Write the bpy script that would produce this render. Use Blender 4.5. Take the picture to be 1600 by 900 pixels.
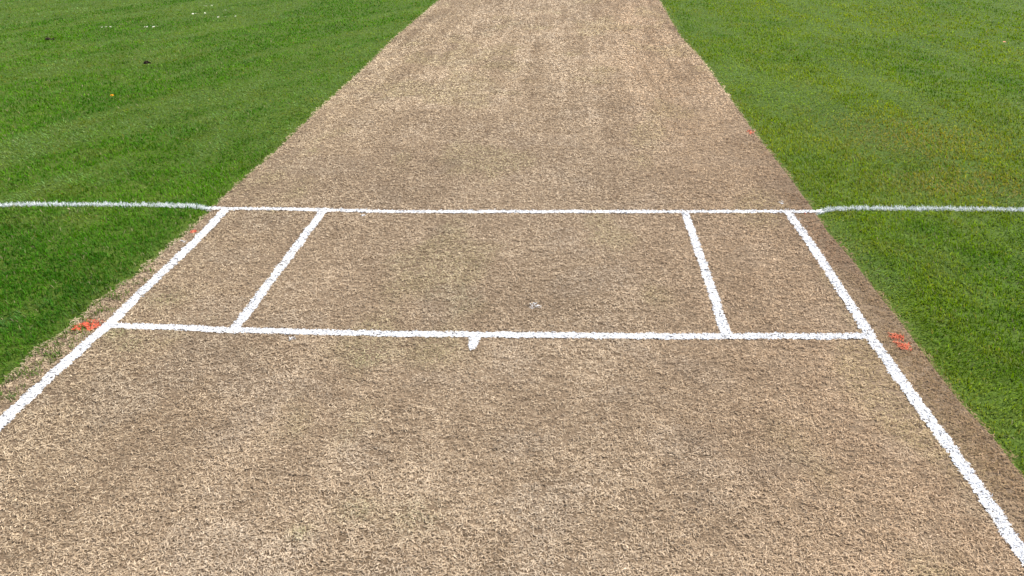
import bpy, math, numpy as np
from mathutils import Matrix, Vector

# ------------------------------------------------------------------ camera, sky, sun, exposure
for o in list(bpy.data.objects):
    bpy.data.objects.remove(o, do_unlink=True)
scene = bpy.context.scene
COL = scene.collection
F, CX, CY, CZ, PITCH, YAW, ROLL = 1341.7, 0.2827, -2.6851, 1.4093, 0.43343, -0.06119, -0.01620
_cp, _sp, _c, _s = math.cos(PITCH), math.sin(PITCH), math.cos(YAW), math.sin(YAW)
FW = np.array([_s*_cp, _c*_cp, -_sp]); RT = np.array([_c, -_s, 0.]); UP = np.cross(RT, FW)
RT, UP = RT*math.cos(ROLL)+UP*math.sin(ROLL), -RT*math.sin(ROLL)+UP*math.cos(ROLL)
CAM = np.array([CX, CY, CZ])
cd = bpy.data.cameras.new('camera'); cam = bpy.data.objects.new('camera', cd); COL.objects.link(cam)
cd.sensor_fit = 'HORIZONTAL'; cd.sensor_width = 36; cd.lens = F/1600*36
cd.clip_start = 0.05; cd.clip_end = 2000
cam.matrix_world = Matrix(((RT[0], UP[0], -FW[0], CX), (RT[1], UP[1], -FW[1], CY),
                           (RT[2], UP[2], -FW[2], CZ), (0, 0, 0, 1)))
scene.camera = cam

SUN_EL, SUN_AZ = math.radians(55), math.radians(62)     # azimuth clockwise from +Y
w = bpy.data.worlds.new('World'); scene.world = w; w.use_nodes = True
nt = w.node_tree; bg = nt.nodes['Background']
sky = nt.nodes.new('ShaderNodeTexSky'); sky.sky_type = 'NISHITA'; sky.sun_disc = False
sky.sun_elevation = SUN_EL; sky.sun_rotation = SUN_AZ
nt.links.new(sky.outputs[0], bg.inputs[0]); bg.inputs[1].default_value = 0.10
sd = bpy.data.lights.new('sun', 'SUN'); sd.energy = 4.6; sd.angle = math.radians(0.53); sd.color = (1, .955, .88)
sun = bpy.data.objects.new('sun', sd); COL.objects.link(sun)
sv = Vector((math.sin(SUN_AZ)*math.cos(SUN_EL), math.cos(SUN_AZ)*math.cos(SUN_EL), math.sin(SUN_EL)))
sun.rotation_euler = sv.to_track_quat('Z', 'Y').to_euler(); sun.location = sv*30
vs = scene.view_settings; vs.view_transform = 'Standard'; vs.look = 'None'; vs.gamma = 1
vs.exposure = 0.62; vs.use_curve_mapping = False

# ------------------------------------------------------------------ helpers
rng = np.random.default_rng(7)

def px(u, v, z=0.0):
    """the point of the plane z seen at photo pixel (u, v)"""
    d = FW+RT*(u-800)/F-UP*(v-450)/F
    t = (z-CZ)/d[2]
    return (CAM+t*d)[:2]

def pts(lst, z=0.0):
    return np.array([px(u, v, z) for u, v in lst])

def tag(o, label=None, cat=None, group=None, kind=None):
    for k, v in (('label', label), ('category', cat), ('group', group), ('kind', kind)):
        if v: o[k] = v
    return o

def _hash(ix, iy, seed):
    h = (ix.astype(np.int64)*374761393+iy.astype(np.int64)*668265263+seed*144665) & 0xffffffff
    h = ((h ^ (h >> 13))*1274126177) & 0xffffffff
    h = h ^ (h >> 16)
    return (h & 0xffff)/65535.0

def noise(x, y, seed=0):
    fx, fy = np.floor(x), np.floor(y)
    tx, ty = x-fx, y-fy
    tx = tx*tx*(3-2*tx); ty = ty*ty*(3-2*ty)
    a = _hash(fx, fy, seed); b = _hash(fx+1, fy, seed); c = _hash(fx, fy+1, seed); d = _hash(fx+1, fy+1, seed)
    return (a+(b-a)*tx)*(1-ty)+(c+(d-c)*tx)*ty

def fbm(x, y, seed=0, octv=3):
    s = 0; a = .5; n = 0
    for k in range(octv):
        # turn every octave so that the grid does not show
        ca, sa = math.cos(.7*k+.35), math.sin(.7*k+.35)
        s = s+a*noise((x*ca-y*sa)*2**k, (x*sa+y*ca)*2**k, seed+17*k); n += a; a *= .5
    return s/n

def sstep(a, b, x):
    t = np.clip((x-a)/(b-a), 0, 1)
    return t*t*(3-2*t)

def mix(a, b, t):
    return a+(b-a)*t[:, None]

def seg_dist(x, y, P):
    """distance to a polyline P"""
    best = np.full(x.shape, 1e9)
    for (ax, ay), (bx, by) in zip(P[:-1], P[1:]):
        dx, dy = bx-ax, by-ay
        t = np.clip(((x-ax)*dx+(y-ay)*dy)/(dx*dx+dy*dy), 0, 1)
        best = np.minimum(best, np.hypot(x-ax-t*dx, y-ay-t*dy))
    return best

def in_poly(x, y, P):
    r = np.zeros(x.shape, bool); n = len(P)
    for i in range(n):
        ax, ay = P[i]; bx, by = P[(i+1) % n]
        c = (ay > y) != (by > y)
        r ^= c & (x < (bx-ax)*(y-ay)/(by-ay+1e-12)+ax)
    return r

def raw_mesh(name, co, face_len, corners, col=None):
    me = bpy.data.meshes.new(name)
    nv, nl, nf = len(co), len(corners), len(face_len)
    me.vertices.add(nv); me.vertices.foreach_set('co', np.ascontiguousarray(co, np.float32).ravel())
    me.loops.add(nl); me.loops.foreach_set('vertex_index', corners.astype(np.int32))
    me.polygons.add(nf)
    st = np.zeros(nf, np.int32); st[1:] = np.cumsum(face_len)[:-1]
    me.polygons.foreach_set('loop_start', st)
    if col is not None:
        at = me.attributes.new('blade_colour', 'FLOAT_COLOR', 'POINT')
        c4 = np.ones((nv, 4), np.float32); c4[:, :3] = col
        at.data.foreach_set('color', c4.ravel())
    me.update(calc_edges=True)
    return me

def link(name, me, mat, parent=None):
    o = bpy.data.objects.new(name, me); COL.objects.link(o)
    if mat: me.materials.append(mat)
    if parent: o.parent = parent
    return o

# ------------------------------------------------------------------ materials
def new_mat(name):
    m = bpy.data.materials.new(name); m.use_nodes = True
    return m, m.node_tree, m.node_tree.nodes['Principled BSDF']

def blade_mat(name, rough, spec, translucent=0.0, ttint=(1, 1, 1)):
    m, t, p = new_mat(name)
    a = t.nodes.new('ShaderNodeAttribute'); a.attribute_name = 'blade_colour'
    n = t.nodes.new('ShaderNodeTexNoise'); n.inputs['Scale'].default_value = 260
    n.inputs['Detail'].default_value = 2
    g = t.nodes.new('ShaderNodeNewGeometry'); t.links.new(g.outputs['Position'], n.inputs['Vector'])
    r = t.nodes.new('ShaderNodeMapRange'); r.inputs[3].default_value = .82; r.inputs[4].default_value = 1.16
    t.links.new(n.outputs[0], r.inputs[0])
    mx = t.nodes.new('ShaderNodeVectorMath'); mx.operation = 'SCALE'
    t.links.new(a.outputs['Color'], mx.inputs[0]); t.links.new(r.outputs[0], mx.inputs['Scale'])
    t.links.new(mx.outputs[0], p.inputs['Base Color'])
    p.inputs['Roughness'].default_value = rough; p.inputs['Specular IOR Level'].default_value = spec
    if translucent:
        tr = t.nodes.new('ShaderNodeBsdfTranslucent'); ms = t.nodes.new('ShaderNodeMixShader')
        tm = t.nodes.new('ShaderNodeVectorMath'); tm.operation = 'MULTIPLY'; tm.inputs[1].default_value = ttint
        t.links.new(mx.outputs[0], tm.inputs[0]); t.links.new(tm.outputs[0], tr.inputs[0])
        ms.inputs[0].default_value = translucent
        t.links.new(p.outputs[0], ms.inputs[1]); t.links.new(tr.outputs[0], ms.inputs[2])
        t.links.new(ms.outputs[0], t.nodes['Material Output'].inputs[0])
    return m

def earth_mat(name, c1, c2, scale, bump):
    m, t, p = new_mat(name)
    g = t.nodes.new('ShaderNodeNewGeometry')
    n = t.nodes.new('ShaderNodeTexNoise'); n.inputs['Scale'].default_value = scale; n.inputs['Detail'].default_value = 8
    n2 = t.nodes.new('ShaderNodeTexNoise'); n2.inputs['Scale'].default_value = 1.1; n2.inputs['Detail'].default_value = 5
    for q in (n, n2): t.links.new(g.outputs['Position'], q.inputs['Vector'])
    ad = t.nodes.new('ShaderNodeMath'); ad.operation = 'MULTIPLY_ADD'; ad.inputs[1].default_value = .65
    t.links.new(n.outputs[0], ad.inputs[0])
    sc = t.nodes.new('ShaderNodeMath'); sc.operation = 'MULTIPLY'; sc.inputs[1].default_value = .35
    t.links.new(n2.outputs[0], sc.inputs[0]); t.links.new(sc.outputs[0], ad.inputs[2])
    cr = t.nodes.new('ShaderNodeValToRGB'); cr.color_ramp.elements[0].position = .35; cr.color_ramp.elements[1].position = .68
    cr.color_ramp.elements[0].color = (*c1, 1); cr.color_ramp.elements[1].color = (*c2, 1)
    t.links.new(ad.outputs[0], cr.inputs[0]); t.links.new(cr.outputs[0], p.inputs['Base Color'])
    b = t.nodes.new('ShaderNodeBump'); b.inputs['Strength'].default_value = .9; b.inputs['Distance'].default_value = bump
    t.links.new(n.outputs[0], b.inputs['Height']); t.links.new(b.outputs[0], p.inputs['Normal'])
    p.inputs['Roughness'].default_value = .9; p.inputs['Specular IOR Level'].default_value = .2
    return m

def plain_mat(name, c, rough=.7, spec=.3, var=.25, scale=150):
    m, t, p = new_mat(name)
    n = t.nodes.new('ShaderNodeTexNoise'); n.inputs['Scale'].default_value = scale; n.inputs['Detail'].default_value = 3
    g = t.nodes.new('ShaderNodeNewGeometry'); t.links.new(g.outputs['Position'], n.inputs['Vector'])
    cr = t.nodes.new('ShaderNodeValToRGB')
    cr.color_ramp.elements[0].position = .3; cr.color_ramp.elements[1].position = .7
    cr.color_ramp.elements[0].color = (*[v*(1-var) for v in c], 1); cr.color_ramp.elements[1].color = (*[min(1, v*(1+var)) for v in c], 1)
    t.links.new(n.outputs[0], cr.inputs[0]); t.links.new(cr.outputs[0], p.inputs['Base Color'])
    p.inputs['Roughness'].default_value = rough; p.inputs['Specular IOR Level'].default_value = spec
    return m

M_STRAW = blade_mat('dry_straw', .75, .2)
M_GRASS = blade_mat('green_blade', .6, .12, .40, (1.25, 1.2, .3))
M_PAINT = blade_mat('chalk_paint', .85, .15)
M_TPAINT = blade_mat('painted_turf', .8, .2, .15)
M_SOIL = earth_mat('lawn_earth', (.040, .080, .005), (.090, .135, .012), 60, .01)
M_PITCH = earth_mat('pitch_earth', (.095, .064, .038), (.29, .21, .135), 170, .006)

# ------------------------------------------------------------------ lines and edges measured on the ground
EDGE_L = pts([(685, 0), (620, 55), (575, 100), (525, 145), (480, 187), (420, 245), (360, 296), (330, 326), (295, 360),
              (255, 392), (210, 430), (150, 472), (112, 512), (60, 545), (28, 575), (0, 597)], .012)
EDGE_R = pts([(1032, 0), (1065, 55), (1100, 92), (1150, 160), (1190, 215), (1235, 270), (1275, 324), (1300, 361), (1335, 400),
              (1372, 447), (1420, 507), (1465, 568), (1510, 626), (1560, 678), (1600, 730)], .012)
def edge_at(E, y):
    o = np.argsort(E[:, 1]); yy, xx = E[o, 1], E[o, 0]
    return np.interp(y, yy, xx)

def ext(P, d):           # carry the last stretch of a polyline on by d metres
    v = P[-1]-P[-2]; v = v/np.linalg.norm(v)
    return np.vstack([P, P[-1]+v*d])

Z0 = .006
LINES = {}
LINES['return_left'] = (ext(pts([(352, 328), (321, 361), (291, 391), (228, 450), (172, 506), (110, 560), (0, 663)], Z0), 1.0), .0215)
LINES['return_right'] = (ext(pts([(1231, 331), (1234, 336), (1272, 389), (1331, 480), (1363, 531), (1411, 599), (1499, 720), (1528, 762),
                          (1570, 824), (1600, 868)], Z0), .6), .0182)
LINES['bowling'] = (pts([(170, 508.5), (200, 510), (300, 512.5), (340, 515.5), (500, 519.5), (640, 522.5), (840, 523.8), (900, 524.5),
                         (1060, 526), (1220, 525.6), (1280, 526), (1358, 525)], Z0), .0195)
LINES['popping'] = (pts([(328, 325), (352, 326), (450, 326.8), (500, 328.2), (620, 331), (800, 331), (1040, 331), (1200, 330.7), (1250, 330.7),
                         (1283, 329.5)], Z0), .0185)
LINES['guide_left'] = (pts([(507, 327.5), (503.5, 332), (460.8, 389), (415, 450), (370, 509), (368, 512)], Z0), .0195)
LINES['guide_right'] = (pts([(1070, 331), (1071, 335), (1090, 389), (1114.5, 460), (1133, 520), (1134, 523)], Z0), .0172)
TRI = pts([(733, 523), (732, 541), (734.5, 548.5), (743, 545), (752, 527), (749, 523)], Z0)
TURF_L = pts([(-330, 313.5), (0, 315.5), (60, 314.5), (150, 315), (250, 315.5), (305, 317.5), (335, 323.5)], .022)
TURF_R = pts([(1270, 328.5), (1292, 323), (1330, 320.5), (1450, 321), (1600, 322.5), (1960, 325)], .022)

def wob(x, y):           # uneven edge of the painted lines
    return (fbm(x*30, y*30, 91, 2)-.5)*.009+(fbm(x*160, y*160, 92, 2)-.5)*.011

def line_of(x, y):
    """index of the painted line that covers each point, or -1"""
    idx = np.full(x.shape, -1)
    wv = wob(x, y)
    for k, key in enumerate(LINES):
        P, hw = LINES[key]
        m = (seg_dist(x, y, P) < hw+wv) & (idx < 0)
        idx[m] = k
    m = in_poly(x+wv*.3, y-wv*.3, TRI) & (idx < 0)
    idx[m] = len(LINES)
    return idx

# spray marks: photo pixel, radius x, radius y (m), share of coated blades
SPOTS = [('left_big', (139, 510), .050, .044, 'o'), ('left_small', (302, 362.5), .013, .018, 'o'),
         ('right_big', (1399, 527), .022, .034, 'o'), ('right_big2', (1411, 541), .022, .030, 'o'),
         ('right_far', (1173, 207), .022, .045, 'o'), ('right_crease', (1259, 334), .020, .016, 'o'),
         ('drip_a', (1222, 318), .011, .026, 'w'), ('drip_b', (834, 479), .020, .022, 'w'),
         ('drip_c', (567, 337), .014, .014, 'w'), ('drip_d', (1251, 344), .010, .014, 'w'),
         ('drip_e', (1260, 353), .009, .012, 'w'), ('drip_f', (456, 530), .011, .011, 'w'),
         ('drip_g', (286, 378), .014, .012, 'w')]
SPOT_C = [px(*s[1], Z0) for s in SPOTS]
def spot_of(x, y, r):
    idx = np.full(x.shape, -1)
    for k, s in enumerate(SPOTS):
        c = SPOT_C[k]
        d = np.hypot((x-c[0])/s[2], (y-c[1])/s[3])+(fbm(x*90, y*90, 55+k, 2)-.5)*.6
        prob = (1-sstep(.55, 1.35, d))*(.95 if s[4] == 'o' else .6)
        m = (r < prob) & (idx < 0)
        idx[m] = k
    return idx

# ------------------------------------------------------------------ setting: ground sheet and pitch
def sheet(name, P, z, mat):
    me = raw_mesh(name, np.c_[P, np.full(len(P), z)], [len(P)], np.arange(len(P)))
    return link(name, me, mat)
g = sheet('ground', np.array([(-400, -400), (400, -400), (400, 400), (-400, 400)], float), 0, M_SOIL)
tag(g, kind='structure')
eL = EDGE_L[np.argsort(EDGE_L[:, 1])]; eR = EDGE_R[np.argsort(EDGE_R[:, 1])]
PP = np.vstack([[(-1.52, -3.4)], eL, [(-1.50, 21.6)], [(1.62, 21.6)], eR[::-1]-np.array([.016, 0]), [(1.53, -3.4)]])
p = sheet('pitch', PP, .004, M_PITCH); tag(p, kind='structure')

# ------------------------------------------------------------------ where blades stand
def margin_f(x, y):
    """1 inside the view, thinning out over the margin beside it (a thinner stand gets wider blades)"""
    dep = y-CY
    over = np.abs(x-CX+dep*.061)-(dep*.66+.15)
    return 1-.86*sstep(0, 1.4, over)

def scatter(n_at, x0, x1, y0, y1):
    """random points, density falling as 1/d^2 from the camera (metres)"""
    out = []
    cells = .5
    for gy in np.arange(y0, y1, cells):
        for gx in np.arange(x0, x1, cells):
            mx_, my_ = gx+cells/2, gy+cells/2
            d = math.sqrt((mx_-CX)**2+(my_-CY)**2+CZ**2)
            if abs(mx_-CX+(my_-CY)*.061) > (my_-CY)*.66+3.6: continue
            k = rng.poisson(n_at*min(1, (2.3/max(d-.3, 1))**2)*cells*cells)
            X = rng.uniform(gx, gx+cells, k); Y = rng.uniform(gy, gy+cells, k)
            dd = np.sqrt((X-CX)**2+(Y-CY)**2+CZ**2)
            f = margin_f(X, Y)*np.minimum(1, (2.6/dd)**2)/min(1, (2.3/max(d-.3, 1))**2)
            g = rng.random(k) < f
            out.append(np.c_[X[g], Y[g]])
    return np.vstack(out)

# ------------------------------------------------------------------ dry grass of the pitch
def lying_blades(x, y, z, ang, tilt, ln, wd, col):
    n = len(x)
    cx, sx = np.cos(ang), np.sin(ang)
    ct, st = np.cos(tilt), np.sin(tilt)
    roll = rng.normal(0, .45, n)
    side = np.stack([-sx*np.cos(roll), cx*np.cos(roll), np.sin(roll)], 1)*wd[:, None]*.5
    ax = np.stack([cx*ct, sx*ct, st], 1)*ln[:, None]*.5
    c = np.stack([x, y, z+np.abs(ax[:, 2])+np.abs(side[:, 2])], 1)
    co = np.empty((n, 4, 3))
    tp = rng.uniform(.25, .8, n)[:, None]
    co[:, 0] = c-ax-side; co[:, 1] = c-ax+side
    co[:, 2] = c+ax+side*tp; co[:, 3] = c+ax-side*tp
    colv = np.repeat(col[:, None, :], 4, 1)
    return co.reshape(-1, 3), colv.reshape(-1, 3)

def quads(name, co, col, mat, parent=None):
    n = len(co)//4
    me = raw_mesh(name, co, np.full(n, 4), np.arange(4*n), col)
    return link(name, me, mat, parent)

def straw_colour(x, y, n):
    big = fbm(x*2.2, y*2.2, 3, 3); mid = fbm(x*11, y*9, 5, 3); fine = fbm(x*40, y*40, 6, 2)
    streak = fbm(x*14, y*.7, 8, 3)                     # rolled along the pitch
    cross = fbm(x*1.2, y*16, 9, 2)
    far = sstep(1.5, 5, y)
    pale = np.array([.67, .525, .365]); tan = np.array([.455, .338, .218]); dark = np.array([.235, .162, .100])
    grn = np.array([.34, .32, .13]); grey = np.array([.46, .41, .345])
    d_ = np.sqrt((x-CX)**2+(y-CY)**2+CZ**2)
    t = .53+.20*far+.45*(mid-.5)+.35*(fine-.5)*(1-.6*far)+.35*(big-.5)+(.30+1.0*far)*(streak-.5)+.35*far*(cross-.5)
    for (u, v, r, a) in ((190, 690, .20, -.16), (310, 560, .16, -.10), (60, 850, .2, -.14), (1080, 610, .25, -.08), (780, 640, .2, -.07),
                         (430, 380, .3, -.08), (350, 700, .26, -.13), (130, 800, .2, -.06), (850, 565, .2, .10), (500, 780, .2, .07), (900, 250, .6, .08), (1350, 800, .2, -.08),
                         (1180, 420, .2, -.06), (620, 270, .4, -.08), (980, 720, .15, .06)):
        q = px(u, v); t = t+a*np.exp(-((x-q[0])**2+(y-q[1])**2*.6)/(r*r))
    t = np.clip(t+rng.normal(0, .32, n)*np.clip(2.8/d_, .3, 1), 0, 1)      # a wide far blade stands for several
    c = np.where((t > .5)[:, None], mix(tan, pale, np.clip((t-.5)*2, 0, 1)), mix(dark, tan, np.clip(t*2, 0, 1)))
    gg = sstep(.56, .72, fbm(x*3.1, y*1.6, 12, 3))*(.25+.5*(rng.random(n) < .5))
    c = mix(c, np.broadcast_to(grn, c.shape)*(.8+.5*t[:, None]), gg*.45)
    gy = sstep(.6, .75, fbm(x*5, y*5, 14, 2))
    c = mix(c, np.broadcast_to(grey, c.shape)*(.6+.6*t[:, None]), gy*.15)
    c = mix(c, c*np.array([1.17, 1.16, 1.12]), sstep(1.0, 5.0, y))          # paler straw up the pitch
    # reddish-brown strip outside the right crease: dirtier straw, with grass shade painted in
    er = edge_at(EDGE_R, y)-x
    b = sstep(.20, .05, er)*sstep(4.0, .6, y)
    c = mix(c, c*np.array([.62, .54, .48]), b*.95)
    c = mix(c, c*np.array([1.04, .93, .84]), sstep(.3, 1.2, x)*.6)
    c = mix(c, c*np.array([1.0, 1.02, .95]), sstep(-.6, -1.4, x)*.4)
    # fresh green sprouts at a few spots on the left
    for (u, v, r, a) in ((185, 522, .05, .45), (262, 470, .07, .3), (570, 565, .06, .25), (560, 800, .05, .22), (205, 540, .06, .3),
                         (470, 835, .03, .3), (650, 810, .06, .2)):
        q = px(u, v); f = np.exp(-((x-q[0])**2+(y-q[1])**2)/(r*r))*a
        c = mix(c, np.broadcast_to(np.array([.20, .27, .075]), c.shape)*(.7+.6*t[:, None]), f*(rng.random(n) < .7))
    return c

S = scatter(88000, -1.8, 2.0, -2.0, 13.5)
x, y = S[:, 0], S[:, 1]
lo, hi = edge_at(EDGE_L, y), edge_at(EDGE_R, y)
e_w = (fbm(x*22, y*22, 35, 3)-.5)*.055+(rng.random(len(x))-.5)*.012
k = (x > lo-.012+e_w) & (x < hi-.006-e_w)
# gaps in the matted straw where the soil shows
dens = fbm(x*26, y*42, 21, 2); hole = fbm(x*75, y*120, 22, 2)
patch = fbm(x*4, y*4, 23, 2)
keep = .20+.80*sstep(.29, .51, .55*dens+.45*hole+.22*(patch-.5))
keep = keep+(1-keep)*.92*sstep(1.0, 6.0, y)
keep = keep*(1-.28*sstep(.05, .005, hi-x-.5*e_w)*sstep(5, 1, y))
ln_idx = line_of(x, y)
keep = np.where(ln_idx >= 0, 1, keep)
k &= rng.random(len(x)) < keep
x, y, ln_idx, dens, hole = x[k], y[k], ln_idx[k], dens[k], hole[k]
n = len(x)
d = np.sqrt((x-CX)**2+(y-CY)**2+CZ**2)
lod = np.clip(d/2.6, 1, 4)**.85
flow = math.pi*1.6*fbm(x*5, y*5, 31, 3)                       # blades lie in swirls
ang = flow+rng.normal(0, 1.15, n)+math.pi*(rng.random(n) < .5)
tilt = np.abs(rng.normal(.10, .22, n))
LN = rng.uniform(.0045, .0135, n)*lod**.6; WD = rng.uniform(.0010, .0021, n)*lod**.85*margin_f(x, y)**-.5
z = .0042+rng.random(n)**1.5*.0045+.004*(dens-.5)+.003*(hole-.5)
z = np.maximum(z, .0042)
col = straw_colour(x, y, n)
sp_idx = spot_of(x, y, rng.random(n)); sp_idx[ln_idx >= 0] = -1
m = (ln_idx < 0) & (sp_idx < 0)
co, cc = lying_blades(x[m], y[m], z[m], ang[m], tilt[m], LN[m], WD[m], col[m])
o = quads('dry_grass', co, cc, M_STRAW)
tag(o, 'short dead straw coloured grass matted over the cricket pitch', 'dry grass', kind='stuff')
N_STRAW = int(m.sum())

# ------------------------------------------------------------------ painted lines on the pitch
def white(n):
    v = np.clip(rng.normal(.74, .06, n), .5, .86)
    v = np.where(rng.random(n) < .05, v*.72, v)
    return np.stack([v, v*1.0, v*1.005], 1)

LINE_NAMES = list(LINES)+['stump_mark']
def paint_film(k):
    """ragged skin of dried paint over the matted straw of line k, as a lumpy grid with torn edges and gaps"""
    if k < len(LINES):
        P, hw = LINES[LINE_NAMES[k]]
        x0, y0 = P.min(0)-.05; x1, y1 = P.max(0)+.05
    else:
        x0, y0 = TRI.min(0)-.02; x1, y1 = TRI.max(0)+.02
    y0 = max(y0, -1.9)
    s = .0042
    gx, gy = np.meshgrid(np.arange(x0, x1, s), np.arange(y0, y1, s))
    cxx, cyy = gx.ravel()+s/2, gy.ravel()+s/2
    if k < len(LINES):
        near = seg_dist(cxx, cyy, P) < hw+.03
        cxx, cyy = cxx[near], cyy[near]
    ok = line_of(cxx, cyy) == k
    gap = fbm(cxx*95, cyy*190, 61, 2)
    gap2 = fbm(cxx*9, cyy*9, 62, 2)
    ok &= gap > .315+.20*(gap2-.5)
    ok &= rng.random(len(cxx)) > .03
    cxx, cyy = cxx[ok], cyy[ok]
    ix = np.round((cxx-x0)/s-.5).astype(int); iy = np.round((cyy-y0)/s-.5).astype(int)
    W = int((x1-x0)/s)+5
    cor = np.stack([iy*W+ix, iy*W+ix+1, (iy+1)*W+ix+1, (iy+1)*W+ix], 1)
    u, inv = np.unique(cor.ravel(), return_inverse=True)
    vx = x0+(u % W)*s; vy = y0+(u//W)*s
    r = np.random.default_rng(100+k)
    vx = vx+r.normal(0, .0011, len(u)); vy = vy+r.normal(0, .0011, len(u))
    vz = .0068+(fbm(vx*140, vy*200, 71, 2)-.5)*.006+r.normal(0, .0004, len(u))
    return np.stack([vx, vy, vz], 1), inv, white(len(u))*.99

def paint_object(k, name, parent=None):
    m = ln_idx == k
    reps = 1
    X = np.concatenate([x[m]+rng.normal(0, .003, m.sum())*(q > 0) for q in range(reps)])
    Y = np.concatenate([y[m]+rng.normal(0, .003, m.sum())*(q > 0) for q in range(reps)])
    a = np.tile(ang[m], reps)+rng.normal(0, .4, len(X)); nn = len(X)
    co, cc = lying_blades(X, Y, .0055+rng.random(nn)*.0035, a, np.abs(rng.normal(.1, .2, nn)),
                          np.tile(LN[m], reps)*.85, np.tile(WD[m], reps)*1.25, white(nn))
    fv, fi, fc = paint_film(k)
    nf, nq = len(fi)//4, len(co)//4
    me = raw_mesh(name, np.vstack([co, fv]), np.full(nf+nq, 4), np.r_[np.arange(4*nq), fi+len(co)], np.vstack([cc, fc]))
    return link(name, me, M_PAINT, parent)

KI = {n_: i for i, n_ in enumerate(LINE_NAMES)}
tag(paint_object(KI['return_left'], 'return_crease'), 'white painted return crease along the left edge of the pitch', 'crease line', 'return creases')
tag(paint_object(KI['return_right'], 'return_crease'), 'white painted return crease running down the right side of the pitch', 'crease line', 'return creases')
tag(paint_object(KI['bowling'], 'bowling_crease'), 'white painted bowling crease crossing the pitch, the nearer cross line', 'crease line')
tag(paint_object(KI['guide_left'], 'wide_guide_line'), 'short white guide line between the creases, left of centre', 'guide line', 'wide guide lines')
tag(paint_object(KI['guide_right'], 'wide_guide_line'), 'short white guide line between the creases, right of centre', 'guide line', 'wide guide lines')
tag(paint_object(KI['stump_mark'], 'stump_mark'), 'small white wedge painted at the middle of the near cross line', 'paint mark')
pop = bpy.data.objects.new('popping_crease', None); COL.objects.link(pop)
tag(pop, 'long white popping crease across pitch and lawn, the farther cross line', 'crease line')
paint_object(KI['popping'], 'pitch_stretch', pop)

# ------------------------------------------------------------------ sprayed spots on the straw
def orange(n):
    base = np.array([.76, .085, .040]); lite = np.array([.84, .22, .12])
    c = mix(np.broadcast_to(base, (n, 3)), np.broadcast_to(lite, (n, 3)), rng.random(n))
    return c*rng.uniform(.72, 1.1, n)[:, None]
SPOT_TAG = {
    'left_big': ('orange_spray_spot', 'large bright orange spray spot left of the crease corner', 'spray mark', 'orange spray spots'),
    'left_small': ('orange_spray_spot', 'small orange spray spot between left lawn edge and upper return crease', 'spray mark', 'orange spray spots'),
    'right_big': ('orange_spray_spot', 'red orange spray spot outside the right crease corner', 'spray mark', 'orange spray spots'),
    'right_far': ('orange_spray_spot', 'faint orange spray spot far up the right lawn edge', 'spray mark', 'orange spray spots'),
    'right_crease': ('orange_spray_spot', 'tiny orange spray speck under the right end of popping crease', 'spray mark', 'orange spray spots'),
    'drip_a': ('paint_drip', 'white paint drip just beyond the right end of the popping crease', 'paint drip', 'white paint drips'),
    'drip_b': ('paint_drip', 'pale white paint smear in the middle of the crease box', 'paint drip', 'white paint drips'),
    'drip_c': ('paint_drip', 'white paint drip below popping crease beside the left guide line', 'paint drip', 'white paint drips'),
    'drip_d': ('paint_drip', 'small white drip right of the upper right return crease', 'paint drip', 'white paint drips'),
    'drip_e': ('paint_drip', 'lower white drip right of the upper right return crease', 'paint drip', 'white paint drips'),
    'drip_f': ('paint_drip', 'small white drip under the bowling crease on the left', 'paint drip', 'white paint drips'),
    'drip_g': ('paint_drip', 'small white drip left of the left return crease', 'paint drip', 'white paint drips')}
for key, (nm, lab, cat, grp) in SPOT_TAG.items():
    ids = [i for i, s in enumerate(SPOTS) if s[0].startswith(key)]
    m = np.isin(sp_idx, ids)
    n_ = int(m.sum())
    if n_ == 0: continue
    c = orange(n_) if SPOTS[ids[0]][4] == 'o' else white(n_)*.95
    if key in ('right_far', 'right_big'): c = mix(c, col[m], np.full(n_, .25))
    co, cc = lying_blades(x[m], y[m], z[m]+.001, ang[m], tilt[m], LN[m], WD[m]*1.6, c)
    tag(quads(nm, co, cc, M_PAINT), lab, cat, grp)

# ------------------------------------------------------------------ lawn
def standing_blades(x, y, z, ang, lean, bend, ln, wd, cr, ct):
    n = len(x)
    dirx, diry = np.cos(ang), np.sin(ang)
    face = ang+math.pi/2+rng.normal(0, .7, n)
    sd_ = np.stack([np.cos(face), np.sin(face), np.zeros(n)], 1)*wd[:, None]*.5
    def along(a): return np.stack([dirx*np.sin(a), diry*np.sin(a), np.cos(a)], 1)
    r = np.stack([x, y, z], 1)
    mid = r+along(lean)*(ln*.55)[:, None]
    tip = mid+along(np.minimum(lean+bend, 1.75))*(ln*.45)[:, None]
    co = np.empty((n, 5, 3))
    co[:, 0] = r-sd_*.8; co[:, 1] = r+sd_*.8; co[:, 2] = mid+sd_; co[:, 3] = mid-sd_; co[:, 4] = tip
    cl = np.empty((n, 5, 3))
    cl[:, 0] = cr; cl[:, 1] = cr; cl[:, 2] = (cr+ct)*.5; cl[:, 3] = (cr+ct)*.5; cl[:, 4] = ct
    base = np.arange(n)[:, None]*5
    cn = np.concatenate([base+0, base+1, base+2, base+3, base+3, base+2, base+4], 1).ravel()
    fl = np.tile([4, 3], n)
    return co.reshape(-1, 3), fl, cn, cl.reshape(-1, 3)

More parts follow.
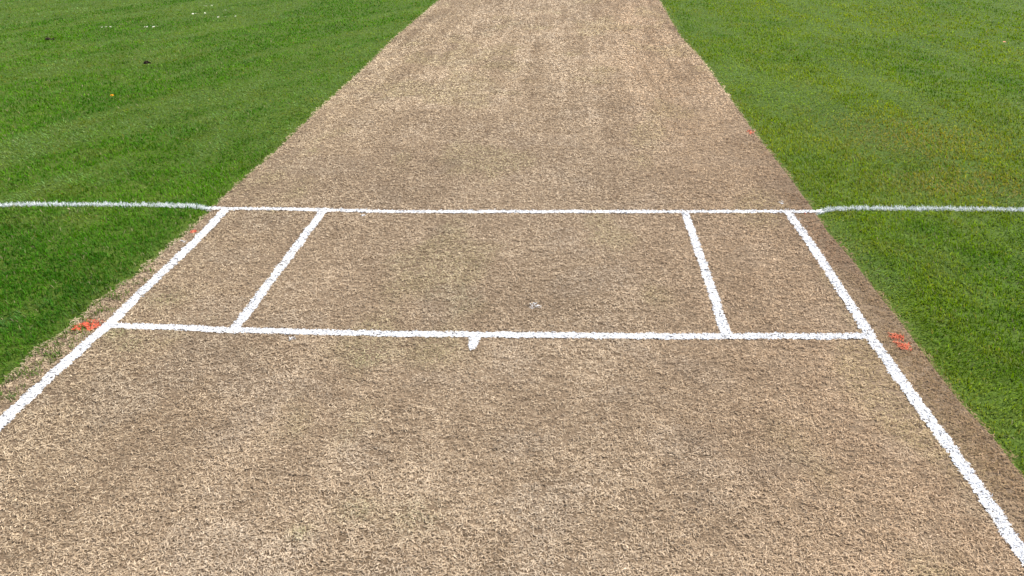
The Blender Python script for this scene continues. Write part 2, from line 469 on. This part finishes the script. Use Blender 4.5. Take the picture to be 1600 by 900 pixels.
def lawn_colour(x, y, n):
    big = fbm(x*.9, y*.55, 41, 3); mid = fbm(x*4.5, y*3.2, 42, 3); fine = fbm(x*18, y*14, 43, 2)
    mx_ = np.where(x < 0, x*math.cos(.42)-y*math.sin(.42), x*math.cos(.08)+y*math.sin(.08)); my_ = np.where(x < 0, x*math.sin(.42)+y*math.cos(.42), y)
    mow = fbm(mx_*3.0, my_*.5, 44, 3)                             # mowing runs beside the pitch
    deep = np.array([.036, .155, .001]); mid_ = np.array([.100, .265, .003]); yel = np.array([.285, .335, .006])
    blu = np.array([.235, .350, .120]); brn = np.array([.33, .27, .085])
    t = np.clip(.40+1.2*(mid-.5)+.8*(fine-.5)+.7*(big-.5)+rng.normal(0, .34, n), 0, 1.3)
    c = mix(np.broadcast_to(deep, (n, 3)), np.broadcast_to(mid_, (n, 3)), t)
    right = sstep(0, 1, x)
    c = mix(c, np.broadcast_to(yel, c.shape), np.clip(right*(.58+1.3*(big-.45)+.9*(mid-.5)), 0, .95)*rng.uniform(.4, 1, n))
    c = mix(c, np.broadcast_to(blu, c.shape), np.clip(.18+.12*sstep(2, 6, y)+4.2*(mow-.5)+1.8*(fbm(x*7, y*2.5, 47, 2)-.5), 0, 1)*rng.uniform(.3, 1, n))  # paler mowing bands: sky sheen of leaning blades painted into the colour
    dry = np.zeros(n)
    for (u, v, rx, ry, a) in ((1430, 215, .6, .6, .9), (1520, 290, .6, .35, .85), (1560, 190, .6, .8, .25), (1250, 230, .2, .25, .2),
                              (70, 345, .30, .08, .30), (110, 298, .25, .10, .3), (1480, 330, .35, .06, .25), (215, 95, .5, .5, .2)):
        q = px(u, v); dry = np.maximum(dry, np.exp(-((x-q[0])/rx)**2-((y-q[1])/ry)**2)*a)
    dry = dry+sstep(.58, .78, fbm(x*6, y*5, 46, 3))*.28
    el = np.where(x > 0, x-edge_at(EDGE_R, y), edge_at(EDGE_L, y)-x)
    dry = dry+np.where((x < 0) & (y < 1.1), .75, .40)*np.exp(-np.maximum(el, 0)/np.where((x < 0) & (y < 1.1), .05, .035))
    c = mix(c, np.broadcast_to(brn, c.shape), np.clip(dry, 0, .9)*(rng.random(n) < .75))
    c = c*np.exp(rng.normal(-.03, .26, n))[:, None]
    near_left = sstep(1.5, .6, y)*(x < 0)  # deeper green on the near part of the left lawn
    c = mix(c, c*np.array([.62, .80, .9]), near_left)
    stray = rng.random(n) < .03
    c[stray] = np.array([.36, .32, .16])*rng.uniform(.6, 1.1, stray.sum())[:, None]
    return c, mow

S = scatter(47000, -12.5, 11.5, -1.6, 13.5)
x, y = S[:, 0], S[:, 1]
lo, hi = edge_at(EDGE_L, y), edge_at(EDGE_R, y)
e_w = -(fbm(x*22, y*22, 35, 3)-.5)*.055*np.where(x < 0, -1, -1)
out = np.where(x < 0, lo-x, x-hi)+e_w                          # metres into the lawn
# the ragged left margin keeps single green tufts on the straw
tuft = sstep(.44, .64, fbm(x*24, y*24, 36, 2))*(x < 0)*sstep(.8, .0, y)*(out > -.14)*.75*(x > edge_at(LINES['return_left'][0], y)-9)
margin = (out <= 0) & (rng.random(len(x)) < tuft) & (x < edge_at(LINES['return_left'][0], y)-.03)
ramp = np.where(x < 0, .35+.65*sstep(0, .07, out+.25*(fbm(x*35, y*35, 48, 2)-.5)), 1)
ramp = np.where((x < 0) & (y < 1.1), ramp, 1)
k = ((out > 0) & (rng.random(len(x)) < ramp)) | margin
thin = .55+.45*sstep(.25, .5, fbm(x*12, y*12, 37, 2))
k &= rng.random(len(x)) < thin
x, y, out, margin = x[k], y[k], out[k], margin[k]
n = len(x)
d = np.sqrt((x-CX)**2+(y-CY)**2+CZ**2); lod = np.clip(d/2.6, 1, 5)**.9
rise = sstep(-.005, .05, out)
LG = rng.uniform(.013, .023, n)*(.55+.45*rise)*(.85+.3*fbm(x*9, y*9, 38, 2))
LG = np.where(margin, rng.uniform(.010, .022, n), LG)*np.clip(lod, 1, 1.5)**.3
WG = rng.uniform(.0015, .0029, n)*lod*margin_f(x, y)**-.5
crt, mow = lawn_colour(x, y, n)
lean = np.abs(rng.normal(.65, .30, n))+.25*(mow > .5)
angL = np.where(mow > .5, math.pi/2, -math.pi/2)*.0+rng.uniform(0, 2*math.pi, n)*.65+math.pi*2*.35*fbm(x*3, y*2, 39, 2)+2*math.pi*(mow > .5)*.3
bend = rng.uniform(.1, .8, n)
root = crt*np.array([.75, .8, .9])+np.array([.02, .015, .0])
wv = (fbm(x*60, y*60, 93, 2)-.5)*.014
dl = seg_dist(x, y, TURF_L); dr = seg_dist(x, y, TURF_R)
r = rng.random(n)
mL = (x < 0) & (dl < .023+wv) & (r < .93); mR = (x > 0) & (dr < .023+wv) & (r < .93)
m = ~(mL | mR)
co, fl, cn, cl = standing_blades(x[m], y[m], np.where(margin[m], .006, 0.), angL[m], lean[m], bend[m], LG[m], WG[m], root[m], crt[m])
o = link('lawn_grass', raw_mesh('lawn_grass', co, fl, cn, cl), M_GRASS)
tag(o, 'short mown green grass on both sides of the pitch', 'grass', kind='stuff')
N_LAWN = int(m.sum())
for P, sgn in ((TURF_L, -1), (TURF_R, 1)):
    X = []; Y = []
    for (ax, ay), (bx, by) in zip(P[:-1], P[1:]):
        L_ = math.hypot(bx-ax, by-ay); nn = int(L_*.075*62000)
        t = rng.random(nn); off = rng.uniform(-.0375, .0375, nn)
        X.append(ax+(bx-ax)*t-(by-ay)/L_*off); Y.append(ay+(by-ay)*t+(bx-ax)/L_*off)
    X = np.concatenate(X); Y = np.concatenate(Y)
    into = np.where(X < 0, edge_at(EDGE_L, Y)-X, X-edge_at(EDGE_R, Y))
    near = (seg_dist(X, Y, P) < .019+(fbm(X*60, Y*60, 93, 2)-.5)*.016) & (into > -.02)
    X, Y, into = X[near], Y[near], into[near]; nn = len(X)
    wt = np.clip(rng.normal(.83, .05, nn), .6, .9)
    wcol = np.stack([wt*.96, wt, wt*.99], 1)
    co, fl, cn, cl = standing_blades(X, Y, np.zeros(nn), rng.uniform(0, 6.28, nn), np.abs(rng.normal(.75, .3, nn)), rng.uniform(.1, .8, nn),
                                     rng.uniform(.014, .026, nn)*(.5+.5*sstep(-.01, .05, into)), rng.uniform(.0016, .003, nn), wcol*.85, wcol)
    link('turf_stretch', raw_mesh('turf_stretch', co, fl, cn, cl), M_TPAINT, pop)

# ------------------------------------------------------------------ small things on the lawn
M_PETAL = plain_mat('daisy_petal', (.82, .83, .74), .6, .3, .05)
M_EYE = plain_mat('daisy_eye', (.80, .55, .05), .7, .2, .15)
M_STEM = plain_mat('flower_stem', (.14, .25, .05), .6, .3, .2)
M_DANDY = plain_mat('dandelion_yellow', (.85, .42, .015), .6, .2, .12, 400)
M_CLOD = plain_mat('damp_earth', (.035, .024, .016), .9, .15, .4, 120)
M_DRIED = plain_mat('dried_leaf', (.52, .42, .24), .7, .2, .25)
M_RUST = plain_mat('orange_leaf', (.62, .20, .10), .6, .3, .25)

def py_mesh(name, V, Fc, mat, parent=None, smooth=False):
    me = bpy.data.meshes.new(name); me.from_pydata([tuple(v) for v in V], [], Fc); me.update()
    if smooth: me.polygons.foreach_set('use_smooth', [True]*len(me.polygons))
    return link(name, me, mat, parent)

def petals_geo(count, r0, r1, wd, lift, seed):
    r = np.random.default_rng(seed); V = []; Fc = []
    for i in range(count):
        a = 2*math.pi*i/count+r.normal(0, .05); b = len(V)
        L = r1*r.uniform(.9, 1.08); zz = lift*r.uniform(.5, 1.4)
        for (t, ww, h) in ((r0, .45, 0), (r0+(L-r0)*.6, 1, zz*.7), (L, .35, zz)):
            for sgn in (-1, 1):
                V.append((t*math.cos(a)-sgn*wd*ww*math.sin(a), t*math.sin(a)+sgn*wd*ww*math.cos(a), h+(i % 2)*.0006))
        Fc += [(b, b+1, b+3, b+2), (b+2, b+3, b+5, b+4)]
    return V, Fc

def dome_geo(r, h, seg=10, rings=3, z=0):
    V = [(0, 0, z+h)]; Fc = []
    for k in range(1, rings+1):
        f = k/rings*math.pi/2
        for i in range(seg):
            a = 2*math.pi*i/seg
            V.append((r*math.sin(f)*math.cos(a), r*math.sin(f)*math.sin(a), z+h*math.cos(f)))
    for i in range(seg): Fc.append((0, 1+i, 1+(i+1) % seg))
    for k in range(rings-1):
        for i in range(seg):
            a, b = 1+k*seg+i, 1+k*seg+(i+1) % seg
            Fc.append((a, a+seg, b+seg, b))
    return V, Fc

def stem_geo(h, r, bx, by):
    V = []; Fc = []
    for k in range(4):
        t = k/3
        for i in range(5):
            a = 2*math.pi*i/5
            V.append((bx*t*t+r*math.cos(a), by*t*t+r*math.sin(a), h*t))
    for k in range(3):
        for i in range(5):
            Fc.append((k*5+i, k*5+(i+1) % 5, (k+1)*5+(i+1) % 5, (k+1)*5+i))
    return V, Fc

H_D = .040
def make_daisy():
    t = bpy.data.objects.new('daisy', None); COL.objects.link(t)
    a = py_mesh('petals', *petals_geo(16, .003, .0115, .0019, .002, 4), M_PETAL, t); a.location = (0, 0, H_D)
    b = py_mesh('flower_centre', *dome_geo(.0042, .0026), M_EYE, t, True); b.location = (0, 0, H_D)
    py_mesh('stem', *stem_geo(H_D, .0009, 0, 0), M_STEM, t)
    return t
def dup(root):
    r = root.copy(); COL.objects.link(r)
    for ch in root.children:
        c = ch.copy(); COL.objects.link(c); c.parent = r
    return r
CLUSTERS = [('the topmost clump on the left lawn', [(320, 8), (321.5, 9.5), (324, 7.8), (326.5, 8.8), (329.5, 8.2), (332, 6.8)]),
            ('the loose row just below the topmost clump', [(301.5, 21), (305.8, 21), (308.8, 22.2), (316.2, 20.4), (319.5, 19.8)]),
            ('the small clump right of the topmost clump', [(339, 16), (342, 15), (345.5, 14.4), (351, 15.6)]),
            ('the sparse row nearest the pitch', [(342, 25.4), (353.5, 25.5), (369.5, 24.2)]),
            ('the bright nearer clump above the dandelion', [(229.5, 40.5), (231.5, 41), (237, 40), (241, 41), (244.8, 41.4)]),
            ('the leftmost pale clump on the lawn', [(161, 42), (166.5, 41.5), (171, 41.6)])]
ORD = ['leftmost', 'second', 'third', 'fourth', 'fifth', 'sixth']
first = make_daisy(); used = False
r2 = np.random.default_rng(11)
for lab, spots in CLUSTERS:
    for i_, (u, v) in enumerate(spots):
        o = dup(first) if used else first
        used = True
        q = px(u, v, H_D)
        o.location = (q[0], q[1], 0)
        o.rotation_euler = (r2.normal(0, .22)+.12, r2.normal(0, .22), r2.uniform(0, 6.28))
        sc_ = r2.uniform(.95, 1.3); o.scale = (sc_, sc_, r2.uniform(.9, 1.05))
        tag(o, ('%s white daisy in %s' if i_ == 0 else '%s white daisy from the left in %s') % (ORD[i_], lab), 'daisy', 'daisies on the left lawn')

q = px(175, 148, .035)
dn = bpy.data.objects.new('dandelion', None); COL.objects.link(dn); dn.location = (q[0], q[1], 0)
dn.rotation_euler = (.25, .1, 0)
V, Fc = [], []
for ring, (r_, nn, up) in enumerate(((.0145, 18, .001), (.0105, 14, .0035), (.006, 10, .006))):
    v_, f_ = petals_geo(nn, .001, r_, .0015, up, 20+ring)
    b_ = len(V); V += [(a, b, c+.0012*ring) for a, b, c in v_]; Fc += [tuple(i+b_ for i in f) for f in f_]
hd = py_mesh('flower_head', V, Fc, M_DANDY, dn); hd.location = (0, 0, .033)
py_mesh('stem', *stem_geo(.033, .0014, 0, 0), M_STEM, dn)
tag(dn, 'single orange yellow dandelion flower on the left lawn', 'dandelion')

def clod(u, v, sx, sy, sz, label, seed, name='soil_clod', mat=None):
    q = px(u, v, .012); r = np.random.default_rng(seed)
    V, Fc = dome_geo(1, 1, 16, 7)
    V = np.array(V); a = np.arctan2(V[:, 1], V[:, 0])
    k = 1+.25*np.sin(3*a+r.uniform(0, 6))+.15*np.sin(5*a+r.uniform(0, 6))+r.normal(0, .09, len(V))
    V[:, :2] *= k[:, None]; V[:, 2] *= (1+r.normal(0, .2, len(V)))
    V *= (sx, sy, sz)
    o = py_mesh(name, V, Fc, mat or M_CLOD); o.location = (q[0], q[1], .001)
    tag(o, label, 'soil clod', 'dark worm casts on the lawn')
clod(75, 60.5, .032, .035, .021, 'dark brown worm cast on the far left lawn below the leftmost daisies', 1)
clod(83, 61, .010, .02, .022, 'small dark crumb at the right of the far left worm cast', 2)
clod(229, 97.5, .032, .022, .022, 'blackish worm cast on the left lawn above and right of the dandelion', 3)

def leaf(u, v, L, W, rz, mat, name, label, cat, z=.026):
    q = px(u, v, z); V, Fc = [], []
    for k in range(6):
        t = k/5; ww = W*math.sin(math.pi*(.12+.83*t)); zz = .004*math.sin(t*3)
        V += [(L*(t-.5), -ww, zz+.002), (L*(t-.5), 0, zz), (L*(t-.5), ww, zz+.0025)]
    for k in range(5):
        b = k*3; Fc += [(b, b+1, b+4, b+3), (b+1, b+2, b+5, b+4)]
    o = py_mesh(name, V, Fc, mat); o.location = (q[0], q[1], z); o.rotation_euler = (.1, .12, rz)
    tag(o, label, cat)
leaf(1570, 66, .040, .014, .3, M_RUST, 'fallen_leaf', 'small orange red leaf lying on the far right lawn', 'leaf')
leaf(107, 327, .030, .0035, -.5, M_DRIED, 'dead_grass_blade', 'pale dead grass blade under the left turf stretch of the long crease', 'grass blade')
leaf(283, 342, .016, .007, .6, M_CLOD, 'dead_leaf', 'tiny dark brown leaf crumb in grass beside the upper left return crease', 'leaf')
